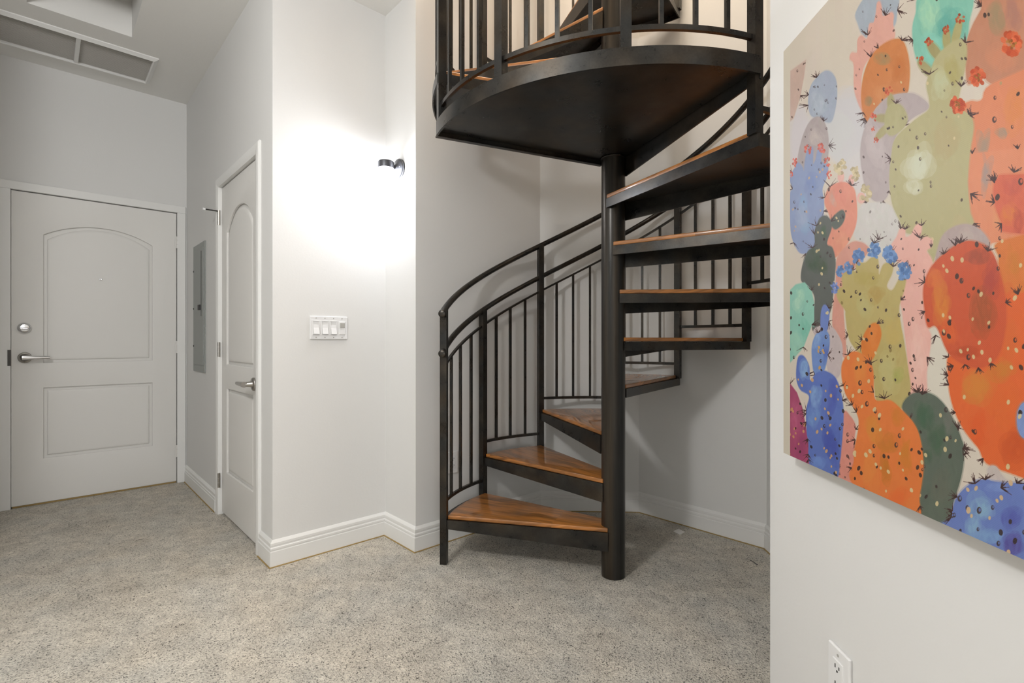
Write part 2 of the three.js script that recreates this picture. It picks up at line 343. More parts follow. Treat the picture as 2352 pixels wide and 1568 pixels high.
// level of the walking surface in bay k (between post k and post k + 1): eight treads, three bays of landing, then treads again
const level = (k) => k < 8 ? T1 + RISE * k : k < 11 ? T1 + RISE * 8 : T1 + RISE * (k - 2);
const LAST = 17;
const arcFrames = (R, p0, p1, n, y) => Array.from({ length: n + 1 }, (_, i) => { const f = p0 + (p1 - p0) * i / n; return { p: pol(R, f, typeof y === 'function' ? y(f) : y), a: radial(f), b: UPV }; });
// column, with a shallow collar under every tread
mesh('center_column', new THREE.LatheGeometry([[0, 0], [RC, 0], [RC, 4.6], [0, 4.6]].map((p) => new THREE.Vector2(...p)), 64).translate(0, 0.002, 0), M.steel, stair);
mesh('column_cap', new THREE.SphereGeometry(RC, 32, 12, 0, Math.PI * 2, 0, Math.PI / 2).scale(1, 0.4, 1).translate(0, 4.6, 0), M.steel, stair);
function plate(p, q, y0, y1, y2, y3, t) {                      // upright plate from p to q: heights y0..y1 at p, y2..y3 at q, thickness t towards the left of p->q
  const d = q.clone().sub(p).normalize(), n = new THREE.Vector3(-d.z, 0, d.x).multiplyScalar(t);
  const v = (b, y, o) => new THREE.Vector3(b.x, y, b.z).addScaledVector(n, o);
  const c = [v(p, y0, 0), v(q, y2, 0), v(q, y3, 0), v(p, y1, 0), v(p, y0, 1), v(q, y2, 1), v(q, y3, 1), v(p, y1, 1)];
  const g = new THREE.BufferGeometry(), pos = [], uv = [], L = p.distanceTo(q);
  for (const f of [[0, 1, 2, 3], [5, 4, 7, 6], [3, 2, 6, 7], [4, 5, 1, 0], [1, 5, 6, 2], [4, 0, 3, 7]]) for (const i of [0, 1, 2, 0, 2, 3]) { const w = c[f[i]]; pos.push(w.x, w.y, w.z); uv.push([1, 2, 5, 6].includes(f[i]) ? L : 0, w.y); }
  g.setAttribute('position', new THREE.Float32BufferAttribute(pos, 3)); g.setAttribute('uv', new THREE.Float32BufferAttribute(uv, 2)); g.computeVertexNormals();
  return g;
}
function wedge(R, pf, pb, ri, y0, y1, grow = 0, bevel = 0) {   // a sector between two edges that pass either side of the column
  const pts = [], A = flat(ri, pf + 62), B = flat(ri, pb - 62);
  pts.push(A); const n = Math.max(6, Math.round(Math.abs(pf - pb) / 3));
  for (let i = 0; i <= n; i++) pts.push(flat(R, pf + grow - (pf - pb + 2 * grow) * i / n));
  pts.push(B);
  const s = new THREE.Shape(pts.map((p) => new THREE.Vector2(p[0], p[1])));
  const g = new THREE.ExtrudeGeometry(s, bevel ? { depth: y1 - y0 - 2 * bevel, bevelEnabled: true, bevelThickness: bevel, bevelSize: bevel, bevelOffset: -bevel, bevelSegments: 3 } : { depth: y1 - y0, bevelEnabled: false });
  const mid = (pf + pb) / 2 * Math.PI / 180, u = g.attributes.uv, q = g.attributes.position, off = rnd() * 3;
  for (let i = 0; i < u.count; i++) { const x = q.getX(i), y = q.getY(i); u.setXY(i, x * Math.cos(mid) + y * Math.sin(mid) + off, -x * Math.sin(mid) + y * Math.cos(mid) + q.getZ(i) + off); }
  return g.rotateX(-Math.PI / 2).translate(0, y0 + bevel, 0);
}
const WOODT = 0.019, EDGE = 0.040;
function treadSteel(pf, pb, h, depthIn) {                      // tray: sheet, front plate deepening to the column, back plate, curved end plate
  const top = h - WOODT, inF = pol(RC, pf + 62), outF = pol(RS, pf), inB = pol(RC, pb - 62), outB = pol(RS, pb);
  const parts = [wedge(RS - 0.003, pf - 0.4, pb + 0.4, RC - 0.004, top - 0.004, top)];
  parts.push(plate(outF, inF, top - EDGE, top, top - depthIn, top, 0.006));
  parts.push(plate(inB, outB, top - EDGE, top, top - EDGE, top, 0.006));
  parts.push(sweep(arcFrames(RS - 0.003, pf, pb, 14, top - EDGE / 2), rectSection(0.006, EDGE)));
  return parts;
}
for (let k = 0; k < LAST - 1; k++) {
  if (k >= 8 && k < 11) continue;
  const h = level(k), pf = ang(k), pb = ang(k + 1);
  const t = mesh('tread', treadSteel(pf, pb, h, 0.084), M.steel, stair);
  mesh('oak_board', toCreasedNormals(wedge(RW, pf, pb, RC + 0.004, h - WOODT + 0.001, h, -0.35, 0.003), 0.6), M.oak, t);
}
{ // the landing, a third of a turn wide
  const h = level(8), pf = ang(8), pb = ang(11);
  const l = mesh('landing', [wedge(RS - 0.003, pf - 0.4, pb + 0.4, RC - 0.004, h - 0.036, h - 0.030)], M.steel, stair);
  mesh('landing_rim', sweep(arcFrames(RS, pf, pb, 48, h - 0.026), rectSection(0.008, 0.054)), M.steel, l);
  const inF = pol(RC, pf + 62), outF = pol(RS, pf), inB = pol(RC, pb - 62), outB = pol(RS, pb);
  mesh('edge_bracket', plate(outF, inF, h - 0.066, h - 0.010, h - 0.120, h - 0.010, 0.006), M.steel, l);
  mesh('edge_bracket', plate(inB, outB, h - 0.055, h, h - 0.053, h, 0.006), M.steel, l);
  mesh('edge_lip', plate(inB, outB, h - 0.055, h - 0.049, h - 0.053, h - 0.047, 0.024), M.steel, l);
  mesh('oak_board', toCreasedNormals(wedge(RW - 0.01, pf, pb, RC + 0.004, h - 0.030, h - 0.012, -0.5, 0.003), 0.6), M.oak, l);
  mesh('collar', new THREE.TorusGeometry(RC + 0.001, 0.0035, 8, 40).rotateX(Math.PI / 2).translate(0, h - 0.04, 0), M.steel, l);
}
// railing heights at post k
const railTop = (k) => { const kk = Math.max(0, k); return kk <= 8 ? T1 + 0.977 + RISE * kk : kk <= 10.3 ? T1 + 0.977 + RISE * 8 : kk <= 11.3 ? T1 + 0.977 + RISE * (8 + (kk - 10.3)) : T1 + 0.977 + RISE * (9 + (kk - 11.3)); };
const railAt = (drop) => (phi) => railTop((PHI0 - phi) / STEP) - drop + (phi > PHI0 ? -(phi - PHI0) / STEP * RISE : 0);
const railEnd = ang(LAST - 1) ;
const N = (LAST) * 10;
mesh('handrail', sweep(arcFrames(RP, PHI0 + 2.6, railEnd, N, railAt(0)), ringSection(0.0165), false, true), M.steel, stair);
mesh('middle_rail', sweep(arcFrames(RP, PHI0 + 2.6, railEnd, N, railAt(0.188)), ringSection(0.0155), false, true), M.steel, stair);
for (const drop of [0, 0.188]) { const f = PHI0 + 2.6, c = mesh('rail_end_cap', new THREE.SphereGeometry(0.0185, 24, 16).scale(1, 1, 0.35), M.steel, stair); c.position.copy(pol(RP, f, railAt(drop)(f))); c.rotation.y = (f - 0) * Math.PI / 180; }
const POST = 0.032, BAR = 0.0125;
const upright = (k, y0, y1, w) => sweep([{ p: pol(RP, ang(k), y0), a: radial(ang(k)), b: pol(1, ang(k) - 90) }, { p: pol(RP, ang(k), y1), a: radial(ang(k)), b: pol(1, ang(k) - 90) }], rectSection(w, w));
for (let k = 0; k < LAST; k++) {
  const foot = k === 0 ? 0.001 : (k > 8 && k < 11) ? level(8) : level(k - 1) - WOODT;
  const y1 = railTop(k) - (k % 2 ? 0.188 : 0);
  mesh('post', upright(k, foot, y1, POST), M.steel, stair);
  if (k === LAST - 1) continue;
  const lowY = level(k) + 0.065;
  mesh('bottom_rail', sweep(arcFrames(RP, ang(k), ang(k + 1), 12, lowY), rectSection(BAR, BAR + 0.003)), M.steel, stair);
  mesh('baluster_rail', sweep(arcFrames(RP, ang(k), ang(k + 1), 12, railAt(0.272)), rectSection(BAR, BAR)), M.steel, stair);
  for (let j = 1; j <= 3; j++) mesh('baluster', upright(k + j / 4, lowY, railAt(0.272)(ang(k + j / 4)), BAR), M.steel, stair);
}
// weld beads where the posts meet the landing
for (const k of [8, 9, 10, 11]) mesh('weld_bead', new THREE.TorusGeometry(0.019, 0.003, 6, 4, Math.PI * 2).rotateZ(Math.PI / 4).rotateX(Math.PI / 2).rotateY(ang(k) * Math.PI / 180).translate(...pol(RP, ang(k), level(8) + 0.002).toArray()), M.steel, stair);

// ---------------------------------------------------------------- wall lamp on the short wall by the stairs
{
  const [v, y] = onU(918, 389, 1.372);
  const s = thing('wall_sconce', 'small grey metal wall lamp with glowing glass jar beside the stairs', 'wall lamp', P(1.372, v, y), -Math.PI / 2);   // local z away from the wall
  lathe([[0, 0], [0.053, 0], [0.053, 0.010], [0.049, 0.016], [0.040, 0.018], [0.026, 0.024], [0.017, 0.032], [0.0135, 0.040], [0, 0.040]], M.gunmetal, s, 'base_plate', 48).rotation.x = Math.PI / 2;
  mesh('arm', cyl(0.0125, 0.0135, 0.03, 24).rotateX(Math.PI / 2).translate(0, 0.003, 0.034), M.gunmetal, s);
  mesh('screw', new THREE.SphereGeometry(0.004, 12, 8).translate(0.032, 0.002, 0.019), M.chrome, s);
  const hz = 0.080, ht = 0.022;
  lathe([[0, ht], [0.038, ht], [0.041, ht - 0.004], [0.042, ht - 0.036], [0.040, ht - 0.036], [0.039, ht - 0.006], [0, ht - 0.006]], M.gunmetal, s, 'cap', 48).position.z = hz;
  lathe([[0.0385, ht - 0.030], [0.0385, ht - 0.078], [0.034, ht - 0.088], [0, ht - 0.091]], M.lampGlass, s, 'glass_jar', 40).position.z = hz;
  const pl = new THREE.PointLight(0xf4f7ff, SCONCE_CD, 0, 2); pl.position.set(0, ht - 0.060, hz); pl.castShadow = true; pl.shadow.radius = 1.6; pl.shadow.mapSize.set(1024, 1024); s.add(pl);
}
// ceiling panels out of the frame
function ceilingPanel([U, V, y, size, nits, colour], label) {
  const o = thing('ceiling_light', label, 'ceiling light', P(U, V, y));
  mesh('frame', sweep([[1, 1], [1, -1], [-1, -1], [-1, 1], [1, 1]].map(([a, b]) => ({ p: new THREE.Vector3(a * size / 2, 0, b * size / 2), a: new THREE.Vector3(a, 0, b), b: UPV })), [[0, -0.03], [0.02, -0.03], [0.02, 0], [0, 0]]), M.trim, o);
  mesh('diffuser', box(size, 0.008, size, 0, -0.014, 0), M.lampPanel, o);
  const l = new THREE.RectAreaLight(colour, nits, size * 0.96, size * 0.96); l.position.set(0, -0.035, 0); l.rotation.x = -Math.PI / 2; o.add(l);
}
{
  const [U, V, y, cd, colour] = GLOBE, o = thing('pendant_light', 'white glass globe pendant light hanging over the living area', 'pendant light', P(U, V, CEIL));
  mesh('canopy', cyl(0.06, 0.06, 0.025).translate(0, -0.0125, 0), M.trim, o);
  mesh('stem', cyl(0.006, 0.006, CEIL - y - 0.12, 12).translate(0, -(CEIL - y - 0.12) / 2, 0), M.nickel, o);
  mesh('glass_globe', new THREE.SphereGeometry(0.14, 40, 24).translate(0, y - CEIL, 0), M.lampGlobe, o);
  const l = new THREE.PointLight(colour, cd, 0, 2); l.position.set(0, y - CEIL, 0); l.castShadow = true; l.shadow.radius = 6; l.shadow.mapSize.set(1024, 1024); o.add(l);
}
ceilingPanel(WELL_LAMP, 'square white ceiling light panel at the top of the stairwell');

// ---------------------------------------------------------------- switches, outlets, panel, grille
{
  const [u0, y0] = onV(711, 777, 2.505), [u1, y1] = onV(797, 730, 2.505), w = u1 - u0, h = 0.116, yc = (y0 + y1) / 2;
  const s = thing('light_switch_plate', 'white wall plate with three rocker switches and a dimmer sensor', 'switch plate', P((u0 + u1) / 2, 2.505, yc));
  mesh('plate', rbox(w, h, 0.007, 0.003, 0, 0, 0.0035), M.white, s);
  const gw = w / 4.35, x0 = -1.5 * gw;
  for (let k = 0; k < 3; k++) {
    const x = x0 + k * gw;
    const f = mesh('switch_frame', [box(0.002, 0.068, 0.004, x - 0.016, 0, 0.008), box(0.002, 0.068, 0.004, x + 0.016, 0, 0.008), box(0.034, 0.002, 0.004, x, 0.034, 0.008), box(0.034, 0.002, 0.004, x, -0.034, 0.008)], M.white, s);
    const sh = new THREE.Shape([[0.005, -0.031], [0.0165, -0.031], [0.0085, 0.0], [0.0055, 0.031], [0.005, 0.031]].map((p) => new THREE.Vector2(...p)));
    mesh('rocker', new THREE.ExtrudeGeometry(sh, { depth: 0.028, bevelEnabled: false }).rotateY(-Math.PI / 2).translate(x + 0.014, 0, 0), M.white, f);
  }
  const x = x0 + 3 * gw;
  const d = mesh('dimmer', rbox(0.032, 0.066, 0.006, 0.002, x, 0, 0.008), M.white, s);
  mesh('sensor_window', rbox(0.026, 0.026, 0.006, 0.002, x, 0.014, 0.0105), M.greyPlastic, d);
  for (let k = 0; k < 4; k++) for (const e of [-1, 1]) mesh('screw', cyl(0.0028, 0.0028, 0.002, 12).rotateX(Math.PI / 2).translate(x0 + k * gw, e * 0.048, 0.0072), M.greyPlastic, s);
}
function outlet(pos, turn, label) {
  const s = thing('wall_outlet', label, 'outlet', pos, turn);
  mesh('plate', rbox(0.072, 0.116, 0.007, 0.003, 0, 0, 0.0035), M.white, s);
  const d = mesh('receptacle', rbox(0.035, 0.068, 0.005, 0.002, 0, 0, 0.0065), M.white, s);
  for (const e of [-1, 1]) mesh('socket_holes', [box(0.0022, 0.008, 0.001, -0.0065, e * 0.018 + 0.003, 0.0093), box(0.0022, 0.0065, 0.001, 0.0065, e * 0.018 + 0.003, 0.0093), cyl(0.0024, 0.0024, 0.001, 10).rotateX(Math.PI / 2).translate(0, e * 0.018 - 0.006, 0.0093)], M.darkPlastic, d);
  for (const e of [-1, 1]) mesh('screw', cyl(0.0028, 0.0028, 0.002, 12).rotateX(Math.PI / 2).translate(0, e * 0.045, 0.0072), M.greyPlastic, s);
}
// wall on the right: the line U - V = AOFF
const AOFF = 0.905, dA = Math.SQRT1_2;
function onA(x, y, gap = 0) { const r = ray(x, y), t = (AOFF - gap * Math.SQRT2) / (r.u - r.v); return [r.u * t, r.v * t, EYE + r.h * t]; }
const TURN_A = Math.atan2(-dA, -dA);                            // local z along (-1, +1)/sqrt2 in plan: world (-x, -z)
{
  const a = onA(1933, 1492);
  outlet(P(a[0], a[1], a[2] - 0.057), TURN_A, 'white double wall outlet low on the wall under the cactus painting');
  const [u, y] = onV(1038, 1061, 2.198);
  outlet(P(u, 2.198, y), 0, 'white double wall outlet behind the balusters of the staircase');
}
{ // breaker panel
  const [va, yt] = onU(447, 568, 0.785), [vb, yb] = onU(473, 856, 0.785), w = va - vb, h = yt - yb;
  const s = thing('breaker_panel', 'grey metal breaker panel cover between entry door and closet door', 'breaker panel', P(0.785, (va + vb) / 2, (yt + yb) / 2), -Math.PI / 2);
  mesh('cover', rbox(w, h, 0.008, 0.002, 0, 0, 0.004), M.greyPaint, s);
  const d = mesh('panel_door', rbox(w * 0.78, h * 0.90, 0.006, 0.002, 0.02, 0.005, 0.0105), M.greyPaint, s);
  mesh('latch', rbox(0.045, 0.035, 0.012, 0.003, 0.06, 0.0, 0.017), M.darkPlastic, d);
  mesh('hinge_seam', box(0.006, h * 0.5, 0.002, w * 0.30, h * 0.18, 0.0142), M.darkPlastic, d);
  for (const e of [-0.3, 0, 0.3]) mesh('screw', cyl(0.006, 0.006, 0.004, 12).rotateX(Math.PI / 2).translate(-w / 2 + 0.012, e * h, 0.009), M.darkMetal, s);
}
{ // return-air grille
  const U1 = 0.53, U0 = -0.24, V0 = 3.856, V1 = 4.267, w = U1 - U0, d = V1 - V0;
  const s = thing('air_return_grille', 'wide two-panel air return grille in the ceiling before the entry door', 'air grille', P((U0 + U1) / 2, (V0 + V1) / 2, CEIL));
  const fw = 0.028, fr = (a, b) => ({ p: new THREE.Vector3(a * (w / 2 - fw), 0, b * (d / 2 - fw)), a: new THREE.Vector3(a, 0, b), b: UPV });
  mesh('frame', sweep([fr(1, 1), fr(1, -1), fr(-1, -1), fr(-1, 1), fr(1, 1)], [[0, -0.016], [0.006, -0.02], [fw, -0.006], [fw, 0], [0, 0]]), M.trim, s);
  mesh('divider', rbox(0.022, 0.014, d - 2 * fw, 0.002, 0, -0.009, 0), M.trim, s);
  const pw = (w - 2 * fw - 0.022) / 2;
  for (const e of [-1, 1]) {
    const x = e * (pw / 2 + 0.011);
    const pn = mesh('filter_panel', box(pw, 0.003, d - 2 * fw, x, -0.002, 0), M.filter, s);
    const slats = []; const n = 26;
    for (let i = 0; i < n; i++) slats.push(box(pw, 0.0016, 0.006, 0, 0, 0).rotateX(0.35).translate(x, -0.0062, (i + 0.5) / n * (d - 2 * fw) - (d - 2 * fw) / 2));
    const sl = mesh('louvers', slats, M.filter, pn); sl.userData.kind = 'stuff';
  }
}
// bits lying on the carpet
{
  const c = [[1546, 1219], [1559, 1214], [1573, 1221], [1562, 1227]].map(([x, y]) => onY(x, y, 0.004)), m = [0, 1].map((i) => c.reduce((s, p) => s + p[i], 0) / 4);
  const o = mesh('paper_scrap', prism(c.map((p) => [p[0] - m[0], p[1] - m[1]]), 0, 0.003), M.paper); o.position.copy(P(m[0], m[1], 0.001));
  tag(o, 'small pale scrap of paper on the carpet behind the stair column', 'scrap');
  const a = onY(1722, 1285, 0.004), b = onY(1741, 1296, 0.004), L = Math.hypot(b[0] - a[0], b[1] - a[1]);
  const dir = new THREE.Vector3(b[0] - a[0], 0, -(b[1] - a[1])).normalize(), side = new THREE.Vector3().crossVectors(dir, UPV);
  const tw = mesh('dark_twig', sweep([0, 0.4, 0.7, 0.9, 1].map((t, i) => ({ p: dir.clone().multiplyScalar(t * L).add(new THREE.Vector3(0, 0.003 + 0.002 * Math.sin(t * 6), 0)), a: side.clone().multiplyScalar([0.5, 1, 1.6, 2.8, 1][i]), b: UPV })), ringSection(0.0015, 8)), M.darkPlastic);
  tw.position.copy(P(a[0], a[1], 0));
  tag(tw, 'tiny dark twig on the carpet under the treads', 'debris');
}

// ---------------------------------------------------------------- the painting: a stretched canvas of many-coloured cacti
{
  const GAP = 0.040, PW = 0.96, TEX = 2048;
  const left = onA(1800, 900, GAP), yb = onA(1815, 1046, GAP)[2], yt = 1.748, PH = yt - yb;
  const wallPoint = [left[0] + GAP * dA, left[1] - GAP * dA];
  const s = thing('cactus_painting', 'large unframed canvas painting of colourful prickly cacti, hung above a wall outlet', 'painting', P(wallPoint[0], wallPoint[1], yb), TURN_A);
  const cv = document.createElement('canvas'); cv.width = cv.height = TEX;
  const g = cv.getContext('2d');
  const toTex = ([x, y]) => {                                  // a point of the photograph, laid on the canvas where it hangs
    const a = onA(x, y, GAP), along = ((left[0] - a[0]) + (left[1] - a[1])) * dA;
    return [along / PW * TEX, (1 - (a[2] - yb) / PH) * TEX];
  };
  const crop = (ox, oy, k) => (pts) => pts.map(([x, y]) => { const q = ox + x / k; return [q >= 2350 ? 2350 + (q - 2350) * 6 + 160 : q, oy + y / k]; });
  const c1 = crop(1770, 0, 3.92), c2 = crop(1800, 350, 3.92), c3 = crop(1800, 700, 3.92), c4 = crop(1800, 1000, 4.26);
  const smooth = (pts) => {
    const out = [], n = pts.length;
    for (let i = 0; i < n; i++) {
      const [p0, p1, p2, p3] = [pts[(i + n - 1) % n], pts[i], pts[(i + 1) % n], pts[(i + 2) % n]];
      for (let k = 0; k < 6; k++) { const t = k / 6; out.push([0, 1].map((c) => 0.5 * (2 * p1[c] + (p2[c] - p0[c]) * t + (2 * p0[c] - 5 * p1[c] + 4 * p2[c] - p3[c]) * t * t + (3 * p1[c] - p0[c] - 3 * p2[c] + p3[c]) * t * t * t))); }
    }
    return out;
  };
  const trace = (pts) => { g.beginPath(); pts.forEach((p, i) => { const q = toTex(p); i ? g.lineTo(q[0], q[1]) : g.moveTo(q[0], q[1]); }); g.closePath(); };
  const oval = (x, y, rx, ry, rot = 0, n = 28) => Array.from({ length: n }, (_, i) => { const a = i / n * 2 * Math.PI, p = rx * Math.cos(a), q = ry * Math.sin(a); return [x + p * Math.cos(rot) - q * Math.sin(rot), y + p * Math.sin(rot) + q * Math.cos(rot)]; });
  const hex = (c) => [1, 3, 5].map((i) => parseInt(c.slice(i, i + 2), 16));
  const rgb = (c, a = 1) => `rgba(${c.map((v) => Math.round(Math.max(0, Math.min(255, v)))).join(',')},${a})`;
  const fillO = (pts, c, a = 1) => { g.fillStyle = rgb(c, a); trace(pts); g.fill(); };
  const inside = (p, poly) => { let r = false; for (let i = 0, j = poly.length - 1; i < poly.length; j = i++) if ((poly[i][1] > p[1]) !== (poly[j][1] > p[1]) && p[0] < (poly[j][0] - poly[i][0]) * (p[1] - poly[i][1]) / (poly[j][1] - poly[i][1]) + poly[i][0]) r = !r; return r; };
  const line = (a, b, w, c) => { const p = toTex(a), q = toTex(b); g.strokeStyle = c; g.lineWidth = w; g.lineCap = 'round'; g.beginPath(); g.moveTo(p[0], p[1]); g.lineTo(q[0], q[1]); g.stroke(); };
  const spines = (x, y, size, ang0, n = 6) => {
    for (let i = 0; i < n; i++) {
      const a = ang0 + rr(-1.3, 1.3), l = size * rr(0.5, 1.15);
      line([x, y], [x + Math.cos(a) * l * 0.55, y + Math.sin(a) * l * 0.55], 3.4, 'rgba(62,36,32,0.85)');
      line([x, y], [x + Math.cos(a) * l, y + Math.sin(a) * l], 1.7, 'rgba(62,36,32,0.8)');
    }
  };
  // one painted pad: ground colour, brushed second colours, flecks, spines along its rim
  function pad(shape, colour, { tints = [], dark = 6, light = 0, rim = 4, spotSize = 3.6, faint = 0.85, raw = false, lightColour = '#d8c596' } = {}) {
    const pts = raw ? shape : smooth(shape), c = hex(colour), xs = pts.map((p) => p[0]), ys = pts.map((p) => p[1]);
    const [x0, x1, y0, y1] = [Math.min(...xs), Math.min(2420, Math.max(...xs)), Math.min(...ys), Math.max(...ys)];
    g.lineJoin = 'round'; g.strokeStyle = rgb(c, 0.35); g.lineWidth = 9; trace(pts); g.stroke();
    fillO(pts, c);
    g.save(); trace(pts); g.clip();
    const area = (x1 - x0) * (y1 - y0), n = Math.min(260, area / 55);
    for (const [x, y, rx, ry, tint] of tints) for (let k = 0; k < 9; k++) fillO(oval(x + rr(-0.35, 0.35) * rx, y + rr(-0.35, 0.35) * ry, rx * rr(0.35, 0.85), ry * rr(0.35, 0.85), rr(-0.4, 0.4), 14), hex(tint), 0.32);
    for (let k = 0; k < n; k++) { const d = rr(-14, 14); fillO(oval(rr(x0, x1), rr(y0, y1), rr(2, 7), rr(4, 20), rr(-0.5, 0.5), 8), c.map((v) => v + d), 0.16); }
    g.restore();
    const spot = () => { for (let t = 0; t < 20; t++) { const p = [rr(x0, x1), rr(y0, y1)]; if (inside(p, pts)) return p; } return null; };
    for (let k = 0; k < dark; k++) { const p = spot(); if (!p) continue; const r = spotSize * rr(0.7, 1.3); if (rnd() < 0.5) fillO(oval(p[0], p[1], r * 0.8, r * 1.25, rr(-0.6, 0.6), 12), hex('#33231f'), faint); else { fillO(oval(p[0], p[1], r * 0.9, r * 1.3, 0, 12), hex('#3c2a28'), faint); fillO(oval(p[0] + r * 0.25, p[1] - r * 0.2, r * 0.45, r * 0.75, 0, 10), c, 0.9); } }
    for (let k = 0; k < light; k++) { const p = spot(); if (!p) continue; const r = spotSize * rr(0.7, 1.25); fillO(oval(p[0], p[1], r * 0.85, r * 1.3, rr(-0.5, 0.5), 12), hex(lightColour), 0.92); }
    const mx = (x0 + x1) / 2, my = (y0 + y1) / 2;
    for (let k = 0; k < rim; k++) { const p = pts[Math.floor(rnd() * pts.length)]; if (p[0] > 2420) continue; spines(p[0], p[1], rr(12, 22), Math.atan2(p[1] - my, p[0] - mx), 6); }
  }
  const blossom = (x, y, rx, ry, colour, n = 26) => { for (let k = 0; k < n; k++) { const a = rr(0, 6.28), q = Math.sqrt(rnd()), d = rr(-28, 28); fillO(oval(x + rx * q * Math.cos(a), y + ry * q * Math.sin(a), rx * 0.3, ry * 0.3, rr(-1, 1), 10), hex(colour).map((v) => v + d), 0.85); } };
  const at = (m, list, fn) => { for (const [x, y, ...q] of list) { const p = m([[x, y]])[0]; fn(p[0], p[1], ...q); } };

  g.fillStyle = '#d8cebf'; g.fillRect(0, 0, TEX, TEX);
  for (let k = 0; k < 500; k++) { const d = rr(-6, 6); g.fillStyle = rgb([216 + d, 206 + d, 192 + d], 0.25); g.fillRect(rr(-60, TEX), rr(-60, TEX), rr(20, 160), rr(20, 220)); }
  // hazy backs
  for (const [x, y, rx, ry, c] of [[1950, 300, 70, 100, '#d0d0d3'], [1900, 300, 60, 60, '#d2d2d4'], [1985, 400, 45, 70, '#d6d4d2'], [1840, 330, 30, 90, '#d2d1d2'], [2150, 860, 40, 120, '#dcd6c8'], [2240, 1020, 30, 110, '#dad0c4']]) for (let k = 0; k < 8; k++) fillO(oval(x + rr(-15, 15), y + rr(-15, 15), rx * rr(0.6, 1), ry * rr(0.6, 1)), hex(c), 0.3);
  pad(c1([[180, 640], [320, 540], [300, 700], [270, 860], [210, 1060], [180, 1090]]), '#cbb0a3', { raw: true, dark: 5, rim: 1, spotSize: 2, faint: 0.6 });
  pad(c1([[470, 650], [540, 645], [590, 720], [600, 850], [580, 1000], [540, 1100], [440, 1070], [360, 1030], [340, 900], [370, 760]]), '#a7b1c2', { dark: 12, rim: 4, spotSize: 2, faint: 0.55, tints: [[1880, 240, 20, 30, '#b9c2cf']] });
  pad(c1([[420, 1050], [480, 1090], [520, 1220], [520, 1400], [480, 1568], [240, 1568], [245, 1420], [290, 1230], [350, 1100]]), '#b2a6a5', { dark: 7, rim: 2, spotSize: 2.2, faint: 0.6, tints: [[1875, 320, 20, 30, '#c9bdb6']] });
  pad(c1([[770, 110], [900, -60], [1140, -60], [1140, 120], [1100, 250], [900, 330], [830, 310], [790, 220]]), '#a8b3bf', { dark: 6, rim: 2, spotSize: 2, faint: 0.6 });
  pad(c1([[960, 30], [985, 15], [1000, 60], [1010, 140], [1050, 130], [1090, 110], [1110, 140], [1105, 220], [1120, 330], [1060, 420], [900, 520], [830, 640], [820, 830], [860, 1050], [800, 950], [755, 800], [750, 580], [715, 530], [730, 475], [780, 470], [785, 360], [820, 320], [870, 350], [890, 220], [930, 200], [950, 120]]), '#e0aa9b', { dark: 6, rim: 2, spotSize: 2.2, faint: 0.6 });
  pad(c1([[1150, 350], [1210, 400], [1250, 560], [1250, 740], [1220, 850], [1100, 880], [960, 960], [880, 1100], [830, 990], [820, 820], [850, 640], [920, 490], [1030, 390]]), '#cf8349', { dark: 8, light: 2, rim: 7, spotSize: 2.6, tints: [[2028, 135, 24, 20, '#a08a62'], [1995, 232, 12, 14, '#98805a'], [2065, 160, 20, 40, '#c67434'], [2030, 220, 30, 30, '#d89058']] });
  pad(c1([[1370, -60], [1800, -60], [1790, 200], [1750, 400], [1600, 560], [1430, 670], [1330, 560], [1290, 420], [1280, 250], [1310, 120]]), '#83c2ae', { dark: 3, rim: 3, spotSize: 3, tints: [[2135, 30, 30, 50, '#a9d9b8'], [2180, 60, 40, 50, '#5fa99c'], [2140, 110, 30, 40, '#8ad0bd']] });
  pad(c1([[1900, 80], [1960, -60], [2285, -60], [2285, 560], [2100, 760], [1900, 680], [1790, 760], [1760, 640], [1765, 400], [1820, 230]]), '#c38668', { dark: 5, rim: 3, spotSize: 4, tints: [[2290, 40, 26, 40, '#a08a68'], [2330, 30, 20, 50, '#b07a6c'], [2300, 140, 40, 40, '#cf8a68']] });
  pad(c1([[1720, 960], [1800, 910], [1900, 900], [2050, 730], [2285, 500], [2285, 1700], [1780, 1700], [1820, 1200], [1830, 1160], [1750, 1090]]), '#e08b63', { dark: 9, light: 5, rim: 3, spotSize: 4.4, tints: [[2260, 350, 14, 60, '#a9927c'], [2300, 305, 18, 14, '#a9927c'], [2330, 250, 26, 60, '#e08a50'], [2320, 450, 30, 60, '#e39468']], lightColour: '#b39b6c' });
  pad(c2([[1650, 100], [1780, 0], [2170, 0], [2170, 760], [1980, 800], [1860, 830], [1790, 720], [1700, 640], [1670, 450]]), '#e29069', { dark: 4, rim: 2, tints: [[2265, 400, 14, 50, '#a9958a'], [2300, 500, 20, 40, '#e39a68']] });
  pad(c1([[1120, 850], [1280, 840], [1400, 910], [1420, 980], [1260, 1080], [1120, 1250], [1080, 1500], [1060, 1750], [960, 1820], [860, 1700], [810, 1400], [840, 1180], [920, 1020], [1020, 900]]), '#b8abab', { dark: 8, rim: 3, spotSize: 2.4, faint: 0.6, tints: [[2010, 330, 30, 60, '#c6baba']] });
  pad(c2([[700, 480], [800, 450], [950, 470], [1040, 600], [1020, 750], [960, 900], [800, 880], [650, 780], [640, 640]]), '#d3d0cc', { dark: 8, rim: 1, spotSize: 2.4, faint: 0.4 });
  // tall olive cactus with red-tipped arms
  const arm = (m, x0, y0, x1, y1, w, c) => { const [p, q] = m([[x0, y0], [x1, y1]]), a = Math.atan2(q[1] - p[1], q[0] - p[0]), l = Math.hypot(q[0] - p[0], q[1] - p[1]); pad(oval((p[0] + q[0]) / 2, (p[1] + q[1]) / 2, l * 0.62, w, a), c, { raw: true, dark: 0, rim: 0 }); };
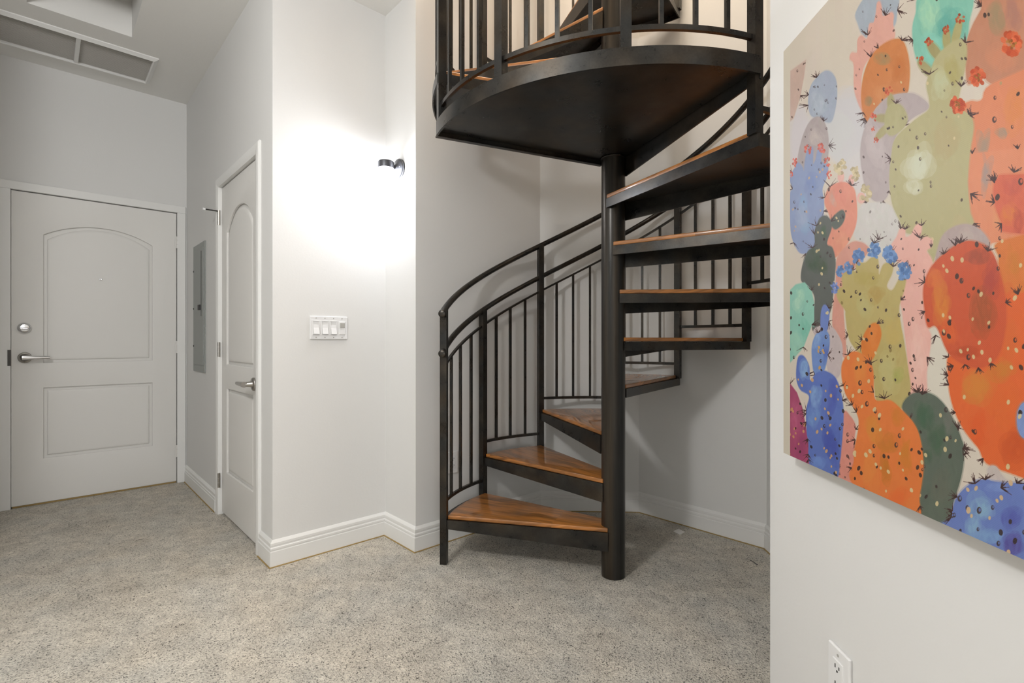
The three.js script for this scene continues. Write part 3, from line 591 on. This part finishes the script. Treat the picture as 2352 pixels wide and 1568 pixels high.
  arm(c1, 1345, 560, 1460, 680, 10, '#a8a070'); arm(c1, 1430, 390, 1530, 530, 11, '#a39a68'); arm(c1, 1585, 275, 1590, 440, 9, '#aaa26c'); arm(c1, 1705, 190, 1650, 420, 9, '#b0a872');
  pad([...c1([[1480, 540], [1560, 440], [1680, 360], [1750, 370], [1770, 480], [1740, 680], [1700, 860], [1690, 960], [1800, 1040], [1830, 1150], [1800, 1350], [1780, 1568]]), ...c2([[1660, 300], [1680, 520], [1700, 700], [1400, 900], [1340, 980], [1240, 760], [1100, 720], [1040, 600], [980, 460], [955, 250]]), ...c1([[1090, 1400], [1130, 1240], [1300, 1080], [1420, 990], [1430, 900], [1405, 760], [1440, 650]])], '#b8b183', { dark: 26, light: 5, rim: 9, spotSize: 2.8, faint: 0.7, tints: [[2110, 375, 38, 46, '#d3d5bd'], [2095, 430, 24, 24, '#cfd0b4'], [2160, 190, 24, 40, '#c4c6a0'], [2190, 160, 20, 40, '#b0a768'], [2170, 330, 40, 60, '#b7ab7a'], [2190, 430, 40, 60, '#bab184'], [2200, 520, 26, 30, '#bdb184']] });
  at(c1, [[1350, 540, 8, 10], [1425, 385, 9, 11], [1580, 262, 7, 11], [1710, 165, 10, 11]], (x, y, a, b) => blossom(x, y, a, b, '#b84a22', 14));
  at(c1, [[2170, 390, 20, 27], [1865, 690, 16, 20], [1690, 940, 15, 21]], (x, y, a, b) => { blossom(x, y, a, b, '#cf5526', 34); blossom(x, y, a * 0.5, b * 0.5, '#9a6014', 10); });
  // small olive bud
  arm(c1, 1080, 860, 1090, 1000, 8, '#aaa272'); arm(c1, 950, 1060, 1080, 1070, 9, '#aba374'); arm(c1, 960, 1240, 1060, 1130, 8, '#aea678');
  pad(c1([[1120, 930], [1190, 960], [1235, 1060], [1200, 1150], [1100, 1220], [1040, 1180], [1030, 1060], [1060, 960]]), '#b4ae80', { dark: 5, rim: 1, spotSize: 2.2 });
  at(c1, [[1065, 820, 8, 9], [930, 1050, 7, 10], [925, 1165, 4, 6], [950, 1260, 6, 6]], (x, y, a, b) => blossom(x, y, a, b, '#cf5a3c', 12));
  // blue cactus with coral tips
  pad(c2([[100, 140], [130, 90], [170, 130], [185, 170], [190, 100], [215, -20], [265, -40], [265, 100], [290, 60], [310, -30], [350, -30], [340, 80], [400, 120], [390, 220], [350, 330], [365, 450], [350, 620], [270, 860], [170, 910], [110, 850], [65, 700], [60, 380], [80, 330], [60, 260], [65, 200]]), '#8f9fc5', { dark: 12, light: 10, rim: 5, spotSize: 2.2, faint: 0.6, tints: [[1845, 470, 14, 30, '#8aabd0'], [1850, 520, 14, 20, '#86a9cc'], [1865, 420, 20, 30, '#7f92c4'], [1840, 500, 20, 40, '#a5b1cc']], lightColour: '#c9a98e' });
  at(c2, [[105, 88, 6, 10], [395, 80, 6, 11], [410, 205, 5, 10], [220, -25, 8, 11], [345, -40, 9, 11], [70, 195, 4, 7]], (x, y, a, b) => blossom(x, y, a, b, '#d4604e', 14));
  at(c2, [[517, 220, 7, 13], [610, 250, 6, 12], [700, 410, 9, 12]], (x, y, a, b) => pad(oval(x, y, a, b), '#e6b3a8', { raw: true, dark: 0, rim: 0 }));
  at(c2, [[515, 130, 14, 16], [640, 190, 11, 16], [735, 365, 14, 18]], (x, y, a, b) => blossom(x, y, a, b, '#c6b68e', 24));
  pad(c2([[400, 330], [470, 280], [560, 270], [630, 320], [655, 420], [660, 600], [620, 740], [520, 900], [440, 940], [390, 800], [420, 600], [370, 450]]), '#e2937b', { dark: 9, rim: 5, spotSize: 2.6, faint: 0.7, tints: [[1912, 455, 8, 22, '#c7ab99'], [1935, 560, 24, 40, '#e5a080'], [1930, 440, 20, 30, '#e08a78']] });
  // pink finger cactus and coral stem
  pad([...c2([[1020, 760], [1050, 690], [1095, 690], [1100, 760], [1150, 740], [1190, 660], [1240, 650], [1240, 720], [1220, 800], [1280, 760], [1340, 790], [1330, 850], [1290, 890], [1340, 980], [1310, 1150], [1260, 1250], [1300, 1568]]), ...c3([[1330, 300], [1290, 600], [1280, 800], [1130, 800], [1120, 500], [1060, 0]]), ...c2([[1040, 1400], [1090, 1150], [1130, 1050], [1000, 960], [960, 860]])], '#e8b3a7', { dark: 20, rim: 6, spotSize: 3, tints: [[2110, 820, 20, 90, '#efc4b8'], [2090, 620, 24, 40, '#e7ada2']] });
  pad(c2([[570, 840], [650, 800], [740, 830], [760, 900], [600, 1100], [540, 1350], [560, 1700], [560, 1860], [470, 1700], [440, 1500], [470, 1180], [480, 960]]), '#d69a89', { dark: 4, rim: 3, spotSize: 2.6 });
  // olive hand with blue blossoms
  pad([...c2([[530, 1110], [600, 1060], [650, 1070], [660, 1000], [740, 990], [790, 950], [850, 960], [860, 1100], [900, 1010], [980, 990], [980, 1080], [930, 1200], [980, 1240], [1050, 1130], [1100, 1150], [1080, 1260], [1040, 1400], [1060, 1568]]), ...c3([[1080, 300], [1120, 560], [1140, 780], [1060, 930], [850, 880], [800, 600], [680, 440], [590, 300], [560, 100]]), ...c2([[555, 1420], [490, 1320], [480, 1220], [530, 1210]])], '#bbab6c', { dark: 24, light: 5, rim: 8, spotSize: 3, tints: [[2010, 680, 34, 30, '#b39a55'], [1985, 700, 26, 30, '#bdb478'], [2050, 760, 30, 40, '#c4ae66'], [2040, 850, 30, 60, '#c0b67c'], [2065, 860, 16, 20, '#a8a75c'], [1990, 640, 40, 20, '#b3a45c']], lightColour: '#8f7c46' });
  at(c2, [[815, 880, 13, 17], [675, 940, 13, 17], [962, 920, 16, 18], [1085, 1070, 14, 20], [585, 1040, 9, 13], [512, 1070, 8, 12]], (x, y, a, b) => blossom(x, y, a, b, '#5f86bd', 34));
  // dark green cactus
  pad(c2([[430, 650], [430, 600], [520, 520], [555, 560], [530, 640], [470, 690]]), '#5f665f', { dark: 3, light: 3, rim: 2, spotSize: 2.4 });
  pad([...c2([[330, 590], [380, 570], [430, 620], [430, 690], [390, 820], [440, 860], [465, 960], [465, 1060], [430, 1400]]), ...c3([[380, 100], [300, 210], [260, 220]]), ...c2([[270, 1450], [280, 1300], [220, 1200], [160, 1150], [170, 1020], [220, 890], [280, 840], [280, 720], [300, 650]])], '#5f645f', { dark: 8, light: 9, rim: 5, spotSize: 2.8, tints: [[1870, 600, 20, 34, '#3f5540'], [1892, 530, 8, 18, '#426044'], [1890, 610, 14, 20, '#44583f']] });
  at(c2, [[460, 1215, 8, 13]], (x, y, a, b) => blossom(x, y, a, b, '#6f88c8', 20));
  pad([...c2([[40, 1260], [110, 1190], [190, 1170], [250, 1240], [275, 1350], [275, 1568]]), ...c3([[255, 180], [180, 380], [40, 540]])], '#8fc7b5', { raw: true, dark: 10, rim: 3, spotSize: 2.8, tints: [[1835, 690, 14, 30, '#b9dfc2'], [1850, 760, 18, 30, '#78bda8'], [1830, 790, 16, 30, '#a0cdb8']] });
  pad(c3([[430, 190], [520, 330], [530, 480], [500, 640], [420, 640], [350, 400], [270, 240], [330, 190]]), '#c3b6b6', { dark: 4, rim: 1, spotSize: 2.8, faint: 0.6 });
  // mauve, red and orange giants on the right
  pad(c2([[1380, 900], [1440, 740], [1560, 660], [1680, 650], [1790, 710], [1860, 830], [1800, 950], [1500, 950], [1380, 1000]]), '#b6a4a0', { dark: 0, rim: 0, tints: [[2220, 540, 30, 20, '#c0b0ab']] });
  pad(c2([[1990, 790], [2180, 700], [2180, 1700], [2000, 1700], [2005, 1380], [1960, 1150], [1940, 950]]), '#da7a35', { dark: 5, light: 7, rim: 3, spotSize: 4, tints: [[2330, 600, 20, 40, '#d07f2c'], [2320, 700, 26, 60, '#e0662f']] });
  pad(c2([[1930, 230], [2050, 200], [2180, 230], [2180, 720], [2040, 720], [1960, 620], [1900, 450], [1895, 300]]), '#d9694a', { dark: 5, light: 3, rim: 5, spotSize: 5, tints: [[2320, 490, 26, 30, '#e07f3c'], [2330, 430, 26, 26, '#c9604c'], [2340, 510, 12, 40, '#b8503c']] });
  pad([...c3([[1500, 460], [1480, 600], [1510, 850], [1600, 1080], [1750, 1280], [1950, 1480], [2180, 1600], [2180, -60], [2000, -60], [1990, 250], [1900, 500], [1700, 555]])], '#e2682f', { dark: 14, light: 12, rim: 8, spotSize: 4.6, tints: [[2250, 890, 40, 50, '#d58434'], [2300, 850, 34, 30, '#cf7f30'], [2300, 940, 40, 60, '#e06a2c'], [2330, 1030, 40, 50, '#cc5420'], [2250, 980, 20, 60, '#df6026'], [2320, 780, 26, 60, '#dd6c30']] });
  pad([...c2([[1500, 870], [1640, 800], [1780, 820], [1880, 900], [1940, 1050], [1990, 1250], [2005, 1400]]), ...c3([[2000, 200], [1950, 420], [1850, 540], [1700, 560], [1500, 450], [1380, 200]]), ...c2([[1300, 1568], [1270, 1400], [1265, 1200], [1340, 1020]])], '#cf5932', { dark: 16, light: 16, rim: 9, spotSize: 4.4, tints: [[2165, 690, 26, 60, '#d8812f'], [2150, 640, 24, 30, '#dc7434'], [2260, 720, 34, 80, '#a8522a'], [2250, 590, 40, 24, '#ab5034'], [2275, 640, 20, 50, '#b24838'], [2220, 810, 40, 18, '#bd4a26'], [2180, 760, 22, 40, '#e0652c']] });
  // blue cactus lower left, magenta, coral
  pad([...c3([[40, 710], [60, 710], [120, 790], [170, 930], [210, 1150], [250, 1430]]), ...c4([[275, 320], [40, 220]])], '#aa4a70', { raw: true, dark: 12, light: 12, rim: 2, spotSize: 3, tints: [[1825, 960, 12, 60, '#bd5f80'], [1840, 1020, 12, 40, '#96406a']], lightColour: '#cf9a66' });
  pad([...c3([[540, 980], [600, 1000], [650, 1090], [640, 1200]]), ...c4([[700, 300], [700, 480], [510, 420], [560, 200]])], '#d98f80', { dark: 8, rim: 2, spotSize: 3, faint: 0.6 });
  pad(c3([[335, 100], [350, 20], [375, 0], [410, 40], [410, 130], [390, 230], [340, 230]]), '#6f86c6', { dark: 1, light: 2, rim: 3, spotSize: 2.8 });
  pad(c3([[390, 240], [415, 320], [400, 450], [360, 600], [280, 620], [255, 450], [265, 330], [310, 250]]), '#7291cc', { dark: 5, light: 6, rim: 4, spotSize: 2.8, tints: [[1878, 780, 10, 24, '#92b4dc'], [1898, 810, 8, 30, '#566cb8']], lightColour: '#cf9f5c' });
  pad([...c3([[390, 600], [470, 660], [520, 800], [540, 1000], [520, 1300]]), ...c4([[550, 250], [510, 420], [270, 310], [245, 60]]), ...c3([[210, 1150], [205, 950], [230, 820], [150, 760], [115, 650], [130, 480], [180, 460], [230, 550], [240, 680], [290, 620], [340, 600]])], '#5e76bf', { dark: 22, light: 22, rim: 7, spotSize: 3, tints: [[1848, 850, 12, 30, '#8fb4dc'], [1875, 910, 18, 34, '#86a9d8'], [1870, 960, 16, 30, '#7696d0'], [1915, 900, 14, 60, '#4c57ac'], [1910, 1020, 22, 60, '#4656aa'], [1880, 1060, 20, 20, '#6f8fd0']], lightColour: '#d3a774' });
  // orange cactus low in the middle, dark green beside it, blue in the corner
  pad([...c3([[1070, 930], [1130, 820], [1230, 785], [1350, 810], [1450, 900], [1540, 1050], [1600, 1200]]), ...c4([[1770, 150], [1740, 400], [1650, 700], [1600, 930], [1260, 780], [1330, 300]]), ...c3([[1170, 1100]])], '#5e695d', { dark: 12, light: 7, rim: 9, spotSize: 4, tints: [[2125, 960, 24, 40, '#46614a'], [2150, 1010, 20, 40, '#48634a'], [2130, 1050, 16, 20, '#4c6650'], [2180, 960, 16, 40, '#6d7068'], [2160, 1120, 26, 50, '#646b60']] });
  pad(c3([[720, 460], [700, 350], [740, 240], [800, 170], [860, 180], [880, 270], [850, 380], [790, 500]]), '#da7d30', { dark: 3, light: 3, rim: 5, spotSize: 3, tints: [[2005, 770, 8, 30, '#e0863c']] });
  pad([...c3([[580, 450], [640, 420], [720, 450], [780, 510], [810, 620], [825, 850], [960, 860], [1060, 940], [1170, 1060], [1230, 1200]]), ...c4([[1370, 300], [1330, 600], [1290, 790], [690, 480], [690, 250]]), ...c3([[640, 1300], [680, 1050], [620, 900], [560, 800], [525, 650], [530, 530]])], '#e37c3a', { dark: 30, light: 24, rim: 9, spotSize: 3.8, tints: [[2010, 990, 22, 50, '#d88a35'], [2040, 1020, 30, 30, '#c9772a'], [2035, 1080, 14, 40, '#c27520'], [2080, 1050, 12, 50, '#cc7d26'], [2065, 1140, 30, 30, '#e56d2e'], [1975, 850, 18, 40, '#e08c3e'], [2000, 1080, 20, 60, '#e2883e'], [2060, 960, 20, 30, '#d27e2c']] });
  pad(c4([[2000, 330], [2080, 300], [2300, 480], [2380, 560], [2200, 560], [2040, 440]]), '#c6bab6', { dark: 0, rim: 0 });
  pad(c4([[1640, 800], [1700, 600], [1850, 460], [2000, 430], [2150, 460], [2370, 560], [2370, 1400], [1620, 960]]), '#6a80c2', { dark: 16, light: 12, rim: 7, spotSize: 5, tints: [[2255, 1165, 34, 40, '#88aecd'], [2240, 1210, 26, 30, '#86acd0'], [2320, 1190, 34, 36, '#5560ae'], [2330, 1250, 30, 40, '#54509a'], [2290, 1120, 30, 14, '#7b95cf'], [2270, 1230, 40, 20, '#7fa4cf']], lightColour: '#d9b78c' });
  pad(oval(2356, 965, 20, 42), '#7f97cc', { raw: true, dark: 2, light: 3, rim: 1, spotSize: 4 });
  // single strong spines seen on the rims
  for (const [x, y, l, a] of [[2018, 550, 20, -1.4], [2008, 558, 22, -1.2], [2270, 576, 20, -1.2], [2205, 558, 24, -1.5], [2120, 905, 24, -1.5], [2032, 915, 20, -1.6], [2212, 1030, 26, 0.2], [2150, 770, 22, 1.7], [2130, 820, 22, 0.8], [2190, 840, 20, 2.8], [2330, 395, 20, -1.3], [2230, 445, 26, 0.9], [1965, 1010, 18, 2.8], [2300, 1120, 26, -0.6], [2240, 1110, 24, -1.9]]) spines(x, y, l, a, 7);
  // the part of the canvas beyond the frame goes on with the same cacti
  const more = ['#e08b63', '#5e76bf', '#b8b183', '#cf5932', '#83c2ae', '#da7a35', '#e8b3a7', '#5e695d', '#aa4a70', '#a7b1c2', '#bbab6c', '#e2937b'];
  for (let row = 0; row < 6; row++) for (let k = 0; k < 5; k++) {
    const x = TEX * (0.71 + 0.072 * k + rr(-0.025, 0.025)), y = TEX * (0.10 + row * 0.185 + rr(-0.05, 0.05)), rx = rr(75, 125), ry = rr(190, 290), c = hex(more[(row * 5 + k * 7) % 12]);
    for (const [f, e] of [[1.05, 0.35], [1, 1]]) { g.fillStyle = rgb(c, e); g.beginPath(); g.ellipse(x, y, rx * f, ry * f, rr(-0.06, 0.06), 0, 6.3); g.fill(); }
    for (let j = 0; j < 10; j++) { const d = rr(-16, 16); g.fillStyle = rgb(c.map((v) => v + d), 0.3); g.beginPath(); g.ellipse(x + rr(-0.4, 0.4) * rx, y + rr(-0.5, 0.5) * ry, rx * rr(0.2, 0.5), ry * rr(0.15, 0.4), 0, 0, 6.3); g.fill(); }
    for (let j = 0; j < 22; j++) { g.fillStyle = j % 2 ? '#33231f' : '#d8c596'; g.beginPath(); g.ellipse(x + rr(-0.6, 0.6) * rx, y + rr(-0.7, 0.7) * ry, 5, 8, 0, 0, 6.3); g.fill(); }
    for (let j = 0; j < 5; j++) { const t = rr(0, 6.28), ex = x + rx * Math.cos(t), ey = y + ry * Math.sin(t); g.strokeStyle = 'rgba(62,36,32,0.85)'; g.lineWidth = 3; for (let q = 0; q < 5; q++) { const b = t + rr(-1, 1); g.beginPath(); g.moveTo(ex, ey); g.lineTo(ex + 26 * Math.cos(b), ey + 34 * Math.sin(b)); g.stroke(); } }
  }
  // the bare strip along the left edge of the print
  { const e = toTex([1815, 600])[0]; g.fillStyle = '#d8d0bf'; g.fillRect(0, 0, e, TEX); }
  const tex = new THREE.CanvasTexture(cv); tex.colorSpace = THREE.SRGBColorSpace; tex.anisotropy = 8;
  const bump = canvasBump.clone(); bump.repeat.set(PW / 0.12, PH / 0.12);
  mesh('print', new THREE.PlaneGeometry(PW, PH).translate(PW / 2, PH / 2, GAP + 0.0004), std({ map: tex, color: lin(0.80, 0.79, 0.78), roughness: 0.4, bumpMap: bump, bumpScale: 0.0003 }), s);
  mesh('stretched_canvas', rbox(PW, PH, 0.034, 0.003, PW / 2, PH / 2, GAP - 0.017), M.cream, s);
  mesh('hanging_bar', box(PW * 0.7, 0.03, 0.012, PW / 2, PH * 0.9, 0.006), M.oak, s);
}
renderer.render(scene, camera);
